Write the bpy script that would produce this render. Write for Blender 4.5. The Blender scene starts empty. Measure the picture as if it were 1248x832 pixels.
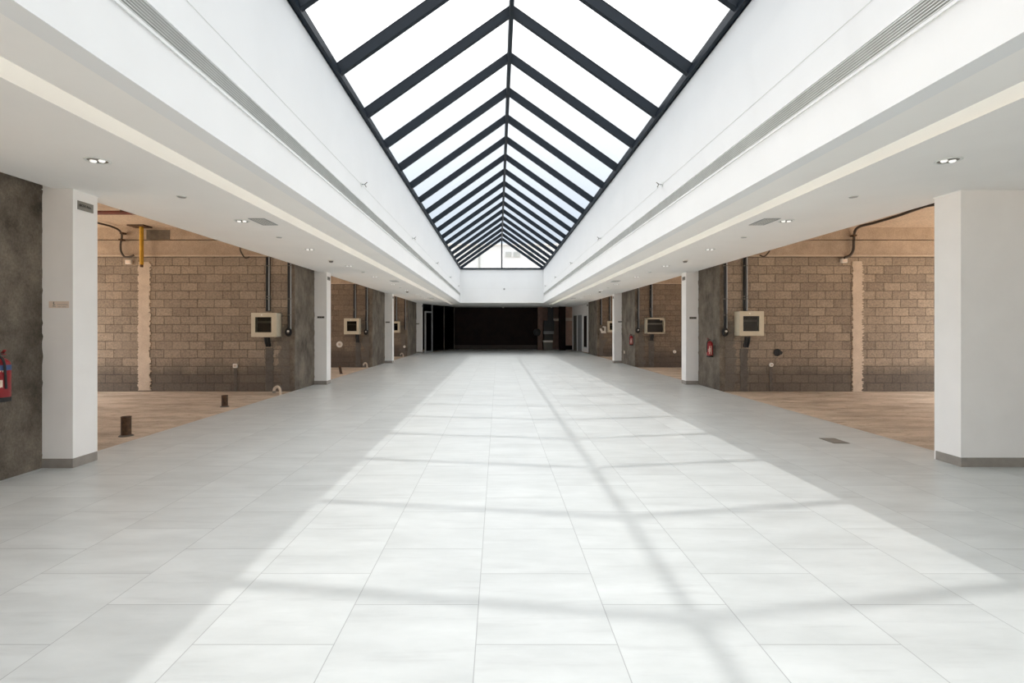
import bpy, bmesh, math, random
from mathutils import Vector, Matrix
random.seed(7)
PI = math.pi
scn = bpy.context.scene
col = scn.collection

# ------------------------------------------------------------------ camera
CX, CZ, F = -0.222, 1.5, 589.33          # camera x, eye height, focal length (of a 1248 px wide frame)
VX, VY = 607.0, 400.0                    # vanishing point of the hall
cam_d = bpy.data.cameras.new('camera')
cam_d.lens, cam_d.sensor_width = 17.0, 36.0
cam_d.shift_x, cam_d.shift_y = (624 - VX) / 1248, -(416 - VY) / 1248
cam_d.clip_start, cam_d.clip_end = 0.05, 500
cam = bpy.data.objects.new('camera', cam_d)
cam.location, cam.rotation_euler = (CX, 0, CZ), (PI / 2, 0, 0)
col.objects.link(cam)
scn.camera = cam

def P(px, py, Y):
    """world point at depth Y"""
    return Vector((CX + (px - VX) * Y / F, Y, CZ - (py - VY) * Y / F))

# ------------------------------------------------------------------ mesh helpers
class MB:
    def __init__(self):
        self.bm = bmesh.new()
    def box(self, a, b, bev=0.0):
        x0, x1 = sorted((a[0], b[0])); y0, y1 = sorted((a[1], b[1])); z0, z1 = sorted((a[2], b[2]))
        r = bmesh.ops.create_cube(self.bm, size=1.0)
        for v in r['verts']:
            v.co = Vector(((x0 + x1) / 2 + v.co.x * (x1 - x0), (y0 + y1) / 2 + v.co.y * (y1 - y0), (z0 + z1) / 2 + v.co.z * (z1 - z0)))
        if bev:
            es = {e for v in r['verts'] for e in v.link_edges}
            bmesh.ops.bevel(self.bm, geom=list(es), offset=bev, segments=2, affect='EDGES', profile=0.5)
        return self
    def bar(self, a, b, w, h, up=(0, 0, 1)):
        """box along a-b, w across, h along up"""
        a, b = Vector(a), Vector(b)
        d = (b - a); L = d.length; d.normalize()
        u = Vector(up); s = d.cross(u).normalized(); u = s.cross(d).normalized()
        m = Matrix((s, d, u)).transposed().to_4x4()
        r = bmesh.ops.create_cube(self.bm, size=1.0)
        for v in r['verts']:
            v.co = (a + b) / 2 + m.to_3x3() @ Vector((v.co.x * w, v.co.y * L, v.co.z * h))
        return self
    def cyl(self, a, b, r0, r1=None, n=20):
        a, b = Vector(a), Vector(b); r1 = r0 if r1 is None else r1
        d = b - a; L = d.length
        q = Vector((0, 0, 1)).rotation_difference(d.normalized())
        m = Matrix.Translation((a + b) / 2) @ q.to_matrix().to_4x4()
        bmesh.ops.create_cone(self.bm, cap_ends=True, segments=n, radius1=r0, radius2=r1, depth=L, matrix=m)
        return self
    def prism(self, pts, d):
        """closed polygon pts (3-D) extruded by vector d"""
        d = Vector(d)
        lo = [self.bm.verts.new(Vector(p)) for p in pts]
        hi = [self.bm.verts.new(Vector(p) + d) for p in pts]
        n = len(pts)
        self.bm.faces.new(lo); self.bm.faces.new(hi[::-1])
        for i in range(n):
            self.bm.faces.new((lo[i], hi[i], hi[(i + 1) % n], lo[(i + 1) % n]))
        return self
    def lathe(self, prof, c, axis=(0, 0, 1), n=24):
        """prof: (radius, height) along axis from c"""
        q = Vector((0, 0, 1)).rotation_difference(Vector(axis).normalized())
        c = Vector(c); rings = []
        for r, h in prof:
            if r < 1e-5:
                rings.append([self.bm.verts.new(c + q @ Vector((0, 0, h)))])
            else:
                rings.append([self.bm.verts.new(c + q @ Vector((r * math.cos(2 * PI * k / n), r * math.sin(2 * PI * k / n), h))) for k in range(n)])
        for A, B in zip(rings, rings[1:]):
            for k in range(n):
                k2 = (k + 1) % n
                if len(A) == 1 and len(B) == 1: continue
                if len(A) == 1: self.bm.faces.new((A[0], B[k], B[k2]))
                elif len(B) == 1: self.bm.faces.new((A[k], A[k2], B[0]))
                else: self.bm.faces.new((A[k], A[k2], B[k2], B[k]))
        return self
    def tube(self, pts, r, n=10):
        """round tube through a smooth run of points"""
        pts = [Vector(p) for p in pts]
        path = []
        m = len(pts)
        for i in range(m - 1):
            p0, p1, p2, p3 = pts[max(i - 1, 0)], pts[i], pts[i + 1], pts[min(i + 2, m - 1)]
            for k in range(8):
                t = k / 8
                path.append(0.5 * ((2 * p1) + (p2 - p0) * t + (2 * p0 - 5 * p1 + 4 * p2 - p3) * t * t + (3 * p1 - p0 - 3 * p2 + p3) * t ** 3))
        path.append(pts[-1])
        rings = []
        ref = Vector((0.13, 0.37, 0.92)).normalized()
        for i, p in enumerate(path):
            d = (path[min(i + 1, len(path) - 1)] - path[max(i - 1, 0)]).normalized()
            s = d.cross(ref)
            if s.length < 1e-3: s = d.cross(Vector((1, 0, 0)))
            s.normalize(); u = s.cross(d)
            rings.append([self.bm.verts.new(p + r * (math.cos(2 * PI * k / n) * s + math.sin(2 * PI * k / n) * u)) for k in range(n)])
        for A, B in zip(rings, rings[1:]):
            for k in range(n):
                self.bm.faces.new((A[k], A[(k + 1) % n], B[(k + 1) % n], B[k]))
        self.bm.faces.new(rings[0][::-1]); self.bm.faces.new(rings[-1])
        return self
    def build(self, name, m, parent=None, smooth=False):
        bmesh.ops.recalc_face_normals(self.bm, faces=self.bm.faces[:])
        me = bpy.data.meshes.new(name)
        self.bm.to_mesh(me); self.bm.free()
        me.materials.append(m)
        if smooth:
            me.polygons.foreach_set('use_smooth', [True] * len(me.polygons))
            try: me.set_sharp_from_angle(angle=math.radians(35))
            except Exception: pass
        o = bpy.data.objects.new(name, me)
        col.objects.link(o)
        if parent is not None:
            o.parent = parent
            o.matrix_parent_inverse = parent.matrix_world.inverted()
        return o

def thing(name, label, cat, loc, group=None):
    o = bpy.data.objects.new(name, None)
    o.empty_display_size = 0.1
    o.location = loc
    o.matrix_world = Matrix.Translation(Vector(loc))
    col.objects.link(o)
    o['label'], o['category'] = label, cat
    if group: o['group'] = group
    return o

def tag(o, label, cat, group=None):
    o['label'], o['category'] = label, cat
    if group: o['group'] = group
    return o

def S(o, label=None):
    o['kind'] = 'structure'
    if label: o['label'] = label
    return o

# ------------------------------------------------------------------ materials
def new_mat(name):
    m = bpy.data.materials.new(name); m.use_nodes = True
    nt = m.node_tree
    return m, nt, nt.nodes, nt.links, nt.nodes['Principled BSDF']

def coords(N, L, scale=(1, 1, 1)):
    tc = N.new('ShaderNodeTexCoord'); mp = N.new('ShaderNodeMapping')
    mp.inputs['Scale'].default_value = scale
    L.new(tc.outputs['Object'], mp.inputs['Vector'])
    return mp.outputs['Vector']

def noise(N, L, vec, scale, detail=4, rough=0.55):
    n = N.new('ShaderNodeTexNoise')
    n.inputs['Scale'].default_value = scale; n.inputs['Detail'].default_value = detail; n.inputs['Roughness'].default_value = rough
    L.new(vec, n.inputs['Vector'])
    return n.outputs['Fac']

def ramp(N, L, fac, stops):
    r = N.new('ShaderNodeValToRGB')
    e = r.color_ramp.elements
    e[0].position, e[0].color = stops[0][0], (*stops[0][1], 1)
    e[1].position, e[1].color = stops[1][0], (*stops[1][1], 1)
    for p, c in stops[2:]:
        k = e.new(p); k.color = (*c, 1)
    L.new(fac, r.inputs['Fac'])
    return r.outputs['Color']

def mixc(N, L, fac, a, b, mode='MIX'):
    m = N.new('ShaderNodeMix'); m.data_type = 'RGBA'; m.blend_type = mode
    for sock, v in ((m.inputs[0], fac), (m.inputs[6], a), (m.inputs[7], b)):
        if isinstance(v, (int, float)): sock.default_value = v
        elif isinstance(v, tuple): sock.default_value = (*v, 1)
        else: L.new(v, sock)
    return m.outputs[2]

def math_(N, L, op, a, b=0.0, c=None):
    m = N.new('ShaderNodeMath'); m.operation = op
    for i, v in enumerate((a, b) if c is None else (a, b, c)):
        if isinstance(v, (int, float)): m.inputs[i].default_value = v
        else: L.new(v, m.inputs[i])
    return m.outputs[0]

def bump(N, L, b, h, strength=0.3, dist=0.01):
    n = N.new('ShaderNodeBump'); n.inputs['Strength'].default_value = strength; n.inputs['Distance'].default_value = dist
    L.new(h, n.inputs['Height']); L.new(n.outputs['Normal'], b.inputs['Normal'])

def plain(name, c, rough=0.6, metal=0.0, var=0.06, scale=6.0, bmp=0.0):
    m, nt, N, L, b = new_mat(name)
    v = coords(N, L)
    f = noise(N, L, v, scale)
    lo = tuple(max(x * (1 - var), 0) for x in c); hi = tuple(min(x * (1 + var), 1) for x in c)
    L.new(ramp(N, L, f, [(0.3, lo), (0.7, hi)]), b.inputs['Base Color'])
    b.inputs['Roughness'].default_value = rough; b.inputs['Metallic'].default_value = metal
    if bmp: bump(N, L, b, noise(N, L, v, scale * 8), bmp, 0.005)
    return m

M = {}
M['gypsum'] = plain('white gypsum', (0.80, 0.812, 0.815), 0.75, var=0.015, scale=1.5)
M['soffit'] = plain('soffit paint', (0.88, 0.87, 0.845), 0.8, var=0.02, scale=1.2)
M['pillar'] = plain('pillar paint', (0.90, 0.872, 0.848), 0.7, var=0.02, scale=3)
M['skirt'] = plain('skirting tile', (0.30, 0.27, 0.24), 0.5, var=0.12, scale=9)
M['navy'] = plain('dark navy steel', (0.007, 0.013, 0.021), 0.5, 0.0, var=0.1)
for n_ in M['navy'].node_tree.nodes:
    if n_.type == 'BSDF_PRINCIPLED': n_.inputs['Specular IOR Level'].default_value = 0.25
M['alu'] = plain('grey aluminium', (0.45, 0.47, 0.48), 0.4, 0.6)
M['white_metal'] = plain('white enamel', (0.72, 0.74, 0.72), 0.4)
M['grille_back'] = plain('grey grille back', (0.50, 0.51, 0.50), 0.8)  # even grey for the plate behind the louvers
M['beige'] = plain('beige enamel', (0.62, 0.55, 0.42), 0.45, var=0.04)
M['dark_in'] = plain('dark interior', (0.05, 0.045, 0.04), 0.7)
M['black'] = plain('black plastic', (0.010, 0.010, 0.011), 0.5)
M['conduit_grey'] = plain('grey plastic conduit', (0.055, 0.052, 0.05), 0.5)
M['white_plastic'] = plain('white plastic', (0.80, 0.76, 0.70), 0.4)
M['red'] = plain('red enamel', (0.27, 0.010, 0.014), 0.3, var=0.1)
M['red_pipe'] = plain('rust red pipe', (0.16, 0.035, 0.02), 0.6, var=0.2)
M['yellow'] = plain('yellow paint', (0.62, 0.34, 0.02), 0.45, var=0.15)
M['rust'] = plain('rusty pipe', (0.085, 0.045, 0.022), 0.75, var=0.5, scale=20)
M['paper'] = plain('cream paper', (0.80, 0.66, 0.55), 0.8)
M['plate'] = plain('grey plate', (0.24, 0.225, 0.20), 0.5, 0.2)
M['ink'] = plain('dark ink', (0.025, 0.022, 0.015), 0.7)
M['blue_ink'] = plain('blue label', (0.05, 0.09, 0.22), 0.5)
M['chrome'] = plain('chrome reflector', (0.85, 0.85, 0.85), 0.12, 1.0, var=0.02)
M['cable'] = plain('brown grey cable', (0.06, 0.045, 0.035), 0.6)
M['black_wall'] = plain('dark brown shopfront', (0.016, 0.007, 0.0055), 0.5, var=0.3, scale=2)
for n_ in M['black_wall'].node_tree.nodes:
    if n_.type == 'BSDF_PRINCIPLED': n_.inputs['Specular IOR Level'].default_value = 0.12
M['brown'] = plain('brown cladding', (0.17, 0.095, 0.07), 0.6, var=0.2)
M['pinkbrown'] = plain('pinkish brown stone', (0.62, 0.40, 0.31), 0.6, var=0.12)
M['cream_stone'] = plain('cream stone band', (0.80, 0.66, 0.56), 0.6)
M['grey_door'] = plain('grey door paint', (0.30, 0.295, 0.30), 0.5)
M['steel_box'] = plain('dull steel', (0.20, 0.185, 0.16), 0.5, 0.4)
M['facade'] = plain('pale render', (0.72, 0.75, 0.77), 0.8)
M['facade_window'] = plain('grey shutter', (0.45, 0.48, 0.47), 0.5)

def glass(name, tint, gloss):
    m, nt, N, L, b = new_mat(name)
    N.remove(b)
    out = N['Material Output']
    t = N.new('ShaderNodeBsdfTransparent'); t.inputs['Color'].default_value = (*tint, 1)
    g = N.new('ShaderNodeBsdfGlossy'); g.inputs['Roughness'].default_value = 0.04
    mx = N.new('ShaderNodeMixShader'); mx.inputs[0].default_value = gloss
    L.new(t.outputs[0], mx.inputs[1]); L.new(g.outputs[0], mx.inputs[2]); L.new(mx.outputs[0], out.inputs['Surface'])
    return m
M['glass'] = glass('milky skylight glass', (0.70, 0.705, 0.71), 0.03)
m_, nt_, N_, L_, b__ = new_mat('warm light strip')
b__.inputs['Emission Color'].default_value = (1, 0.93, 0.81, 1); b__.inputs['Emission Strength'].default_value = 3.0
M['led'] = m_
m_, nt_, N_, L_, b__ = new_mat('frosted lamp')
b__.inputs['Base Color'].default_value = (0.8, 0.8, 0.8, 1); b__.inputs['Emission Color'].default_value = (1, 0.97, 0.92, 1); b__.inputs['Emission Strength'].default_value = 0.6  # faint glow added for the bright spots reflected in the lamps
M['lamp_white'] = m_
M['dark_glass'] = glass('dark tinted glass', (0.22, 0.23, 0.25), 0.035)
M['window_glass'] = glass('box window glass', (0.70, 0.72, 0.70), 0.04)

def tile_mat():
    m, nt, N, L, b = new_mat('pale floor tiles')
    tc = N.new('ShaderNodeTexCoord'); sp = N.new('ShaderNodeSeparateXYZ')
    L.new(tc.outputs['Object'], sp.inputs[0])
    x, y = sp.outputs['X'], sp.outputs['Y']
    W, H = 0.673, 0.664
    u = math_(N, L, 'DIVIDE', math_(N, L, 'ADD', x, 0.328 + 20 * W), W)
    cu = math_(N, L, 'FLOOR', u); fu = math_(N, L, 'FRACT', u)
    half = math_(N, L, 'MULTIPLY', math_(N, L, 'MODULO', cu, 2.0), 0.5)
    v = math_(N, L, 'ADD', math_(N, L, 'DIVIDE', math_(N, L, 'ADD', y, -2.295 + 20 * H), H), half)
    cv = math_(N, L, 'FLOOR', v); fv = math_(N, L, 'FRACT', v)
    def edge(f):
        return math_(N, L, 'MINIMUM', f, math_(N, L, 'SUBTRACT', 1.0, f))
    d = math_(N, L, 'MINIMUM', edge(fu), edge(fv))
    joint = math_(N, L, 'LESS_THAN', d, 0.0034)
    cb = N.new('ShaderNodeCombineXYZ'); L.new(cu, cb.inputs[0]); L.new(cv, cb.inputs[1])
    wn = N.new('ShaderNodeTexWhiteNoise'); wn.noise_dimensions = '2D'; L.new(cb.outputs[0], wn.inputs['Vector'])
    # cloudy cement print, streaks run across the hall, shifted per tile
    off = N.new('ShaderNodeVectorMath'); off.operation = 'SCALE'; off.inputs['Scale'].default_value = 7.0
    L.new(wn.outputs['Color'], off.inputs[0])
    ad = N.new('ShaderNodeVectorMath'); ad.operation = 'ADD'
    L.new(tc.outputs['Object'], ad.inputs[0]); L.new(off.outputs[0], ad.inputs[1])
    mp = N.new('ShaderNodeMapping'); mp.inputs['Scale'].default_value = (0.9, 2.6, 1); L.new(ad.outputs[0], mp.inputs[0])
    cloud = noise(N, L, mp.outputs[0], 1.6, 6, 0.6)
    streak_mp = N.new('ShaderNodeMapping'); streak_mp.inputs['Scale'].default_value = (1.0, 9.0, 1); L.new(ad.outputs[0], streak_mp.inputs[0])
    streak = noise(N, L, streak_mp.outputs[0], 1.3, 5, 0.65)
    c = ramp(N, L, cloud, [(0.25, (0.485, 0.503, 0.495)), (0.7, (0.61, 0.63, 0.622))])
    c = mixc(N, L, math_(N, L, 'MULTIPLY', ramp(N, L, streak, [(0.55, (0, 0, 0)), (0.75, (1, 1, 1))]), 0.45), c, (0.40, 0.41, 0.408))
    tone = math_(N, L, 'MULTIPLY_ADD', wn.outputs['Value'], 0.05, 0.955)
    tn = N.new('ShaderNodeCombineXYZ')
    for i in range(3): L.new(tone, tn.inputs[i])
    c = mixc(N, L, 1.0, c, tn.outputs[0], 'MULTIPLY')
    c = mixc(N, L, math_(N, L, 'MULTIPLY', joint, 0.75), c, (0.26, 0.27, 0.27))
    L.new(c, b.inputs['Base Color'])
    b.inputs['Roughness'].default_value = 0.33
    b.inputs['Specular IOR Level'].default_value = 0.32
    return m
M['tile'] = tile_mat()

def block_mat(name, c1, c2, mortar, xoff=0.0):
    """bare concrete block wall seen in x-z, damp dark band at its foot"""
    m, nt, N, L, b = new_mat(name)
    tc = N.new('ShaderNodeTexCoord'); sp = N.new('ShaderNodeSeparateXYZ'); L.new(tc.outputs['Object'], sp.inputs[0])
    cb = N.new('ShaderNodeCombineXYZ')
    wob = noise(N, L, tc.outputs['Object'], 9.0, 3)
    w = math_(N, L, 'MULTIPLY_ADD', wob, 0.022, -0.011)
    L.new(math_(N, L, 'ADD', math_(N, L, 'ADD', sp.outputs['X'], xoff), w), cb.inputs[0])
    L.new(math_(N, L, 'ADD', math_(N, L, 'ADD', sp.outputs['Z'], 0.025), w), cb.inputs[1])
    br = N.new('ShaderNodeTexBrick')
    br.offset = 0.5
    br.inputs['Scale'].default_value = 1.0
    br.inputs['Brick Width'].default_value = 0.405; br.inputs['Row Height'].default_value = 0.2025
    br.inputs['Mortar Size'].default_value = 0.011; br.inputs['Mortar Smooth'].default_value = 0.4; br.inputs['Bias'].default_value = -0.1
    br.inputs['Color1'].default_value = (*c1, 1); br.inputs['Color2'].default_value = (*c2, 1); br.inputs['Mortar'].default_value = (*mortar, 1)
    L.new(cb.outputs[0], br.inputs['Vector'])
    n1 = noise(N, L, tc.outputs['Object'], 26.0, 6, 0.7)
    n2 = noise(N, L, tc.outputs['Object'], 1.3, 4)
    c = mixc(N, L, 1.0, br.outputs['Color'], ramp(N, L, n1, [(0.28, (0.50, 0.50, 0.50)), (0.72, (1.15, 1.13, 1.10))]), 'MULTIPLY')
    # cement smears over the joints
    c = mixc(N, L, math_(N, L, 'MULTIPLY', ramp(N, L, n2, [(0.50, (0, 0, 0)), (0.66, (1, 1, 1))]), 0.55), c, mixc(N, L, n1, tuple(0.45 * x for x in c1), tuple(1.05 * x for x in c1)))
    # damp: from 0.55 m down, ragged edge
    h = math_(N, L, 'ADD', sp.outputs['Z'], math_(N, L, 'MULTIPLY_ADD', n2, -0.55, 0.27))
    damp = ramp(N, L, math_(N, L, 'MULTIPLY', h, 1.0), [(0.40, (1, 1, 1)), (0.75, (0, 0, 0))])
    c = mixc(N, L, math_(N, L, 'MULTIPLY', damp, 0.62), c, (0.060, 0.052, 0.046))
    # grey cement smeared over the blocks on the hall side, ragged edge
    ax = math_(N, L, 'ABSOLUTE', sp.outputs['X'])
    n3 = noise(N, L, tc.outputs['Object'], 2.6, 5, 0.65)
    e1 = math_(N, L, 'ADD', math_(N, L, 'SUBTRACT', 5.55, ax), math_(N, L, 'MULTIPLY_ADD', n3, 0.9, -0.45))
    e2 = math_(N, L, 'ADD', math_(N, L, 'SUBTRACT', 1.65, sp.outputs['Z']), math_(N, L, 'MULTIPLY_ADD', n2, 1.0, -0.5))
    sm = ramp(N, L, math_(N, L, 'MINIMUM', e1, e2), [(0.0, (0, 0, 0)), (0.07, (1, 1, 1))])
    c = mixc(N, L, math_(N, L, 'MULTIPLY', sm, 0.85), c, mixc(N, L, n1, (0.09, 0.078, 0.066), (0.22, 0.19, 0.16)))
    L.new(c, b.inputs['Base Color'])
    b.inputs['Roughness'].default_value = 0.95
    hgt = math_(N, L, 'ADD', math_(N, L, 'MULTIPLY', br.outputs['Fac'], -1.0), math_(N, L, 'MULTIPLY', n1, 0.5))
    bump(N, L, b, hgt, 0.6, 0.012)
    return m
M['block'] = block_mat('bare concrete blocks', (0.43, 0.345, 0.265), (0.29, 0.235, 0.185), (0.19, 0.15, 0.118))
M['block_dark'] = block_mat('darker concrete blocks', (0.29, 0.22, 0.165), (0.21, 0.16, 0.12), (0.15, 0.115, 0.09), 0.17)  # darker copy of the block colours for the farther walls

def concrete(name, a, bcol, scale=2.0, bmp=0.5, zs=1.0):
    m, nt, N, L, b = new_mat(name)
    v = coords(N, L, (1, 1, zs))
    big = noise(N, L, v, scale, 9, 0.72); fine = noise(N, L, v, scale * 22, 4, 0.7)
    c = ramp(N, L, big, [(0.32, a), (0.68, bcol)])
    c = mixc(N, L, 1.0, c, ramp(N, L, fine, [(0.3, (0.70, 0.70, 0.70)), (0.7, (1.15, 1.15, 1.15))]), 'MULTIPLY')
    L.new(c, b.inputs['Base Color']); b.inputs['Roughness'].default_value = 0.92
    bump(N, L, b, fine, bmp, 0.008)
    return m
M['column'] = concrete('raw concrete column', (0.060, 0.048, 0.036), (0.25, 0.207, 0.162), 2.6, 0.8, zs=0.7)
M['beam'] = concrete('cast concrete beam', (0.40, 0.31, 0.23), (0.56, 0.44, 0.34), 2.4)
M['slab'] = concrete('board marked slab', (0.62, 0.49, 0.375), (0.76, 0.61, 0.48), 1.2, 0.3)
M['plaster'] = concrete('pale plaster strip', (0.56, 0.45, 0.35), (0.70, 0.58, 0.46), 4.0)
M['cement'] = concrete('grey cement fill', (0.10, 0.088, 0.075), (0.17, 0.15, 0.128), 5.0, 0.7)
M['mesh_patch'] = concrete('grey stained patch', (0.14, 0.115, 0.09), (0.22, 0.18, 0.14), 9.0)
def sand():
    m, nt, N, L, b = new_mat('bare sandy screed')
    v = coords(N, L, (0.8, 2.4, 1))
    big = noise(N, L, v, 1.1, 6, 0.65); fine = noise(N, L, coords(N, L), 40, 5, 0.7)
    c = ramp(N, L, big, [(0.30, (0.34, 0.265, 0.19)), (0.60, (0.62, 0.495, 0.38))])
    pit = noise(N, L, coords(N, L, (1.0, 3.2, 1)), 2.7, 7, 0.72)
    c = mixc(N, L, math_(N, L, 'MULTIPLY', ramp(N, L, pit, [(0.54, (0, 0, 0)), (0.66, (1, 1, 1))]), 0.7), c, (0.22, 0.175, 0.12))
    c = mixc(N, L, 1.0, c, ramp(N, L, fine, [(0.3, (0.78, 0.78, 0.78)), (0.7, (1.12, 1.12, 1.12))]), 'MULTIPLY')
    L.new(c, b.inputs['Base Color']); b.inputs['Roughness'].default_value = 0.95
    bump(N, L, b, math_(N, L, 'ADD', big, math_(N, L, 'MULTIPLY', fine, 0.15)), 0.8, 0.05)
    return m
M['sand'] = sand()
M['ground'] = plain('pale outdoor ground', (0.64, 0.53, 0.41), 0.9, var=0.1, scale=0.5)

# ------------------------------------------------------------------ the setting
HB, HS, HP, HC = 2.44, 3.193, 4.795, 5.125     # half widths: bulkhead, groove, pillar face, concrete face
Y0, YE, YB = -7.5, 28.43, 34.5                  # back of hall, end of skylight, dark far wall
ZS, ZEAVE, ZR = 3.0, 4.96, 6.67                 # soffit, skylight foot, ridge
ZSLAB = 3.93
RAW = -0.025
YP = [5.2, 12.9, 20.9, 29.0]                    # pillar fronts
YW = [4.0, 11.7, 18.9, 26.2]                    # block wall faces
XO = 11.3                                       # outer walls of the shop units

S(MB().prism([(-HC, Y0, 0), (8.0, Y0, 0), (8.0, 5.4, 0), (HC, 5.4, 0), (HC, YB, 0), (-HC, YB, 0)], (0, 0, -0.08)).build('floor', M['tile']))
S(MB().box((-90, -70, -0.2), (90, 120, -0.3)).build('ground_outside', M['ground']))

for sd, nm in ((-1, 'left'), (1, 'right')):
    xout = 5.0
    # soffit with its light groove: one extruded profile
    prof = [(xout, ZS), (HS, ZS), (HS, ZS + 0.17), (2.965, ZS + 0.17), (2.965, ZS), (HB + 0.15, ZS), (HB + 0.15, ZS + 0.30), (xout, ZS + 0.30)]
    S(MB().prism([(sd * x, Y0, z) for x, z in prof], (0, 30.2 - Y0, 0)).build('ceiling_' + nm, M['soffit']))
    MB().box((sd * 2.966, Y0 + 0.1, ZS + 0.10), (sd * 2.974, 30.1, ZS + 0.12)).build('light_strip', M['led'], bpy.data.objects['ceiling_' + nm])
    # bulkhead below the skylight
    S(MB().box((sd * HB, Y0, ZS + 0.0), (sd * (HB + 0.15), YE + 0.15, ZEAVE)).build('wall_bulkhead_' + nm, M['gypsum']))
    # fascia that closes the void over the shop fronts
    S(MB().box((sd * (xout - 0.05), Y0, ZS + 0.01), (sd * (xout - 0.001), YB, ZSLAB + 0.2)).build('wall_fascia_' + nm, M['gypsum']))
    # shop units: slab, floors, outer wall with daylight openings
    ys = -7.6 if sd < 0 else 5.3
    S(MB().box((sd * (xout - 0.001), ys, ZSLAB), (sd * XO, YB, ZSLAB + 0.25)).build('ceiling_units_' + nm, M['slab']))
    S(MB().box((sd * (HC - 0.001), ys, RAW), (sd * XO, YB, -0.18)).build('floor_units_' + nm, M['sand']))
    w = MB()
    w.box((sd * XO, ys, -0.2), (sd * (XO + 0.2), YB, 0.05)).box((sd * XO, ys, 3.75), (sd * (XO + 0.2), YB, ZSLAB + 0.25))
    for ya, yb in ((ys, ys + 0.5), (3.8, 4.4) if sd < 0 else (5.3, 5.7), (11.5, 12.1), (18.7, 19.3), (26.0, 26.6), (33.5, YB)):
        w.box((sd * XO, ya, 0.05), (sd * (XO + 0.2), yb, 3.75))
    S(w.build('wall_outer_' + nm, M['slab']))
# ceiling over the far end, bulkhead over it, walls behind the camera
S(MB().box((-HC - 0.02, 30.2, ZS), (HC + 0.02, YB, ZS + 0.3)).box((-HB - 0.15, YE + 0.15, ZS), (HB + 0.15, 30.2, ZS + 0.3)).build('ceiling_far', M['soffit']))
S(MB().box((-HB, YE, ZS), (HB, YE + 0.15, ZEAVE)).build('wall_bulkhead_far', M['gypsum']))
YN = 5.30 - 1.3588 * 8                           # near end of the skylight
S(MB().box((-HB - 0.15, YN - 0.25, ZS), (HB + 0.15, YN - 0.1, ZR + 0.25)).build('wall_bulkhead_near', M['gypsum']))
S(MB().box((-HB, Y0, ZS), (HB, YN - 0.25, ZS + 0.3)).build('ceiling_near', M['soffit']))
S(MB().box((-HC - 0.2, Y0 - 0.15, 2.9), (8.2, Y0, ZSLAB)).box((-HC - 0.2, Y0 - 0.15, -0.1), (-4.9, Y0, 2.9)).box((3.0, Y0 - 0.15, -0.1), (8.2, Y0, 2.9)).build('wall_back', M['gypsum']))  # unseen wall; gap left in it to brighten the pillar fronts
S(MB().box((8.0, Y0, -0.1), (8.15, -5.0, ZSLAB)).box((8.0, -5.0, 2.95), (8.15, 5.6, ZSLAB)).box((8.0, -5.0, -0.1), (8.15, 5.6, 2.95)).box((7.9, 5.24, -0.1), (XO, 5.6, ZSLAB)).build('wall_near_right', M['gypsum']))
S(MB().box((4.999, Y0, ZS), (8.15, 5.3, ZSLAB + 0.2)).build('ceiling_near_right', M['soffit']))
S(MB().box((-XO, -7.6, -0.1), (-HC - 0.21, -7.4, ZSLAB)).build('wall_near_left', M['block']))

# block walls between the units, with their cast beam and ledge
for sd, nm in ((-1, 'left'), (1, 'right')):
    for i, yw in enumerate(YW):
        if sd > 0 and i == 0: continue
        mt = M['block'] if i < 2 else M['block_dark']
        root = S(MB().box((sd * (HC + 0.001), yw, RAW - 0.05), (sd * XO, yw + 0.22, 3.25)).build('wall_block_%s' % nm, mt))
        beam = MB().box((sd * (HC + 0.14), yw - 0.05, 3.25), (sd * XO, yw + 0.25, 3.615)).box((sd * (HC + 0.14), yw - 0.03, 3.64), (sd * XO, yw + 0.25, ZSLAB)).box((sd * (HC + 0.14), yw + 0.03, 3.6), (sd * XO, yw + 0.2, 3.65))
        beam.build('beam', M['beam'], root)
        MB().box((sd * (HC + 0.12), yw - 0.075, 3.235), (sd * XO, yw - 0.0, 3.265)).build('ledge', M['plaster'], root)

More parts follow.
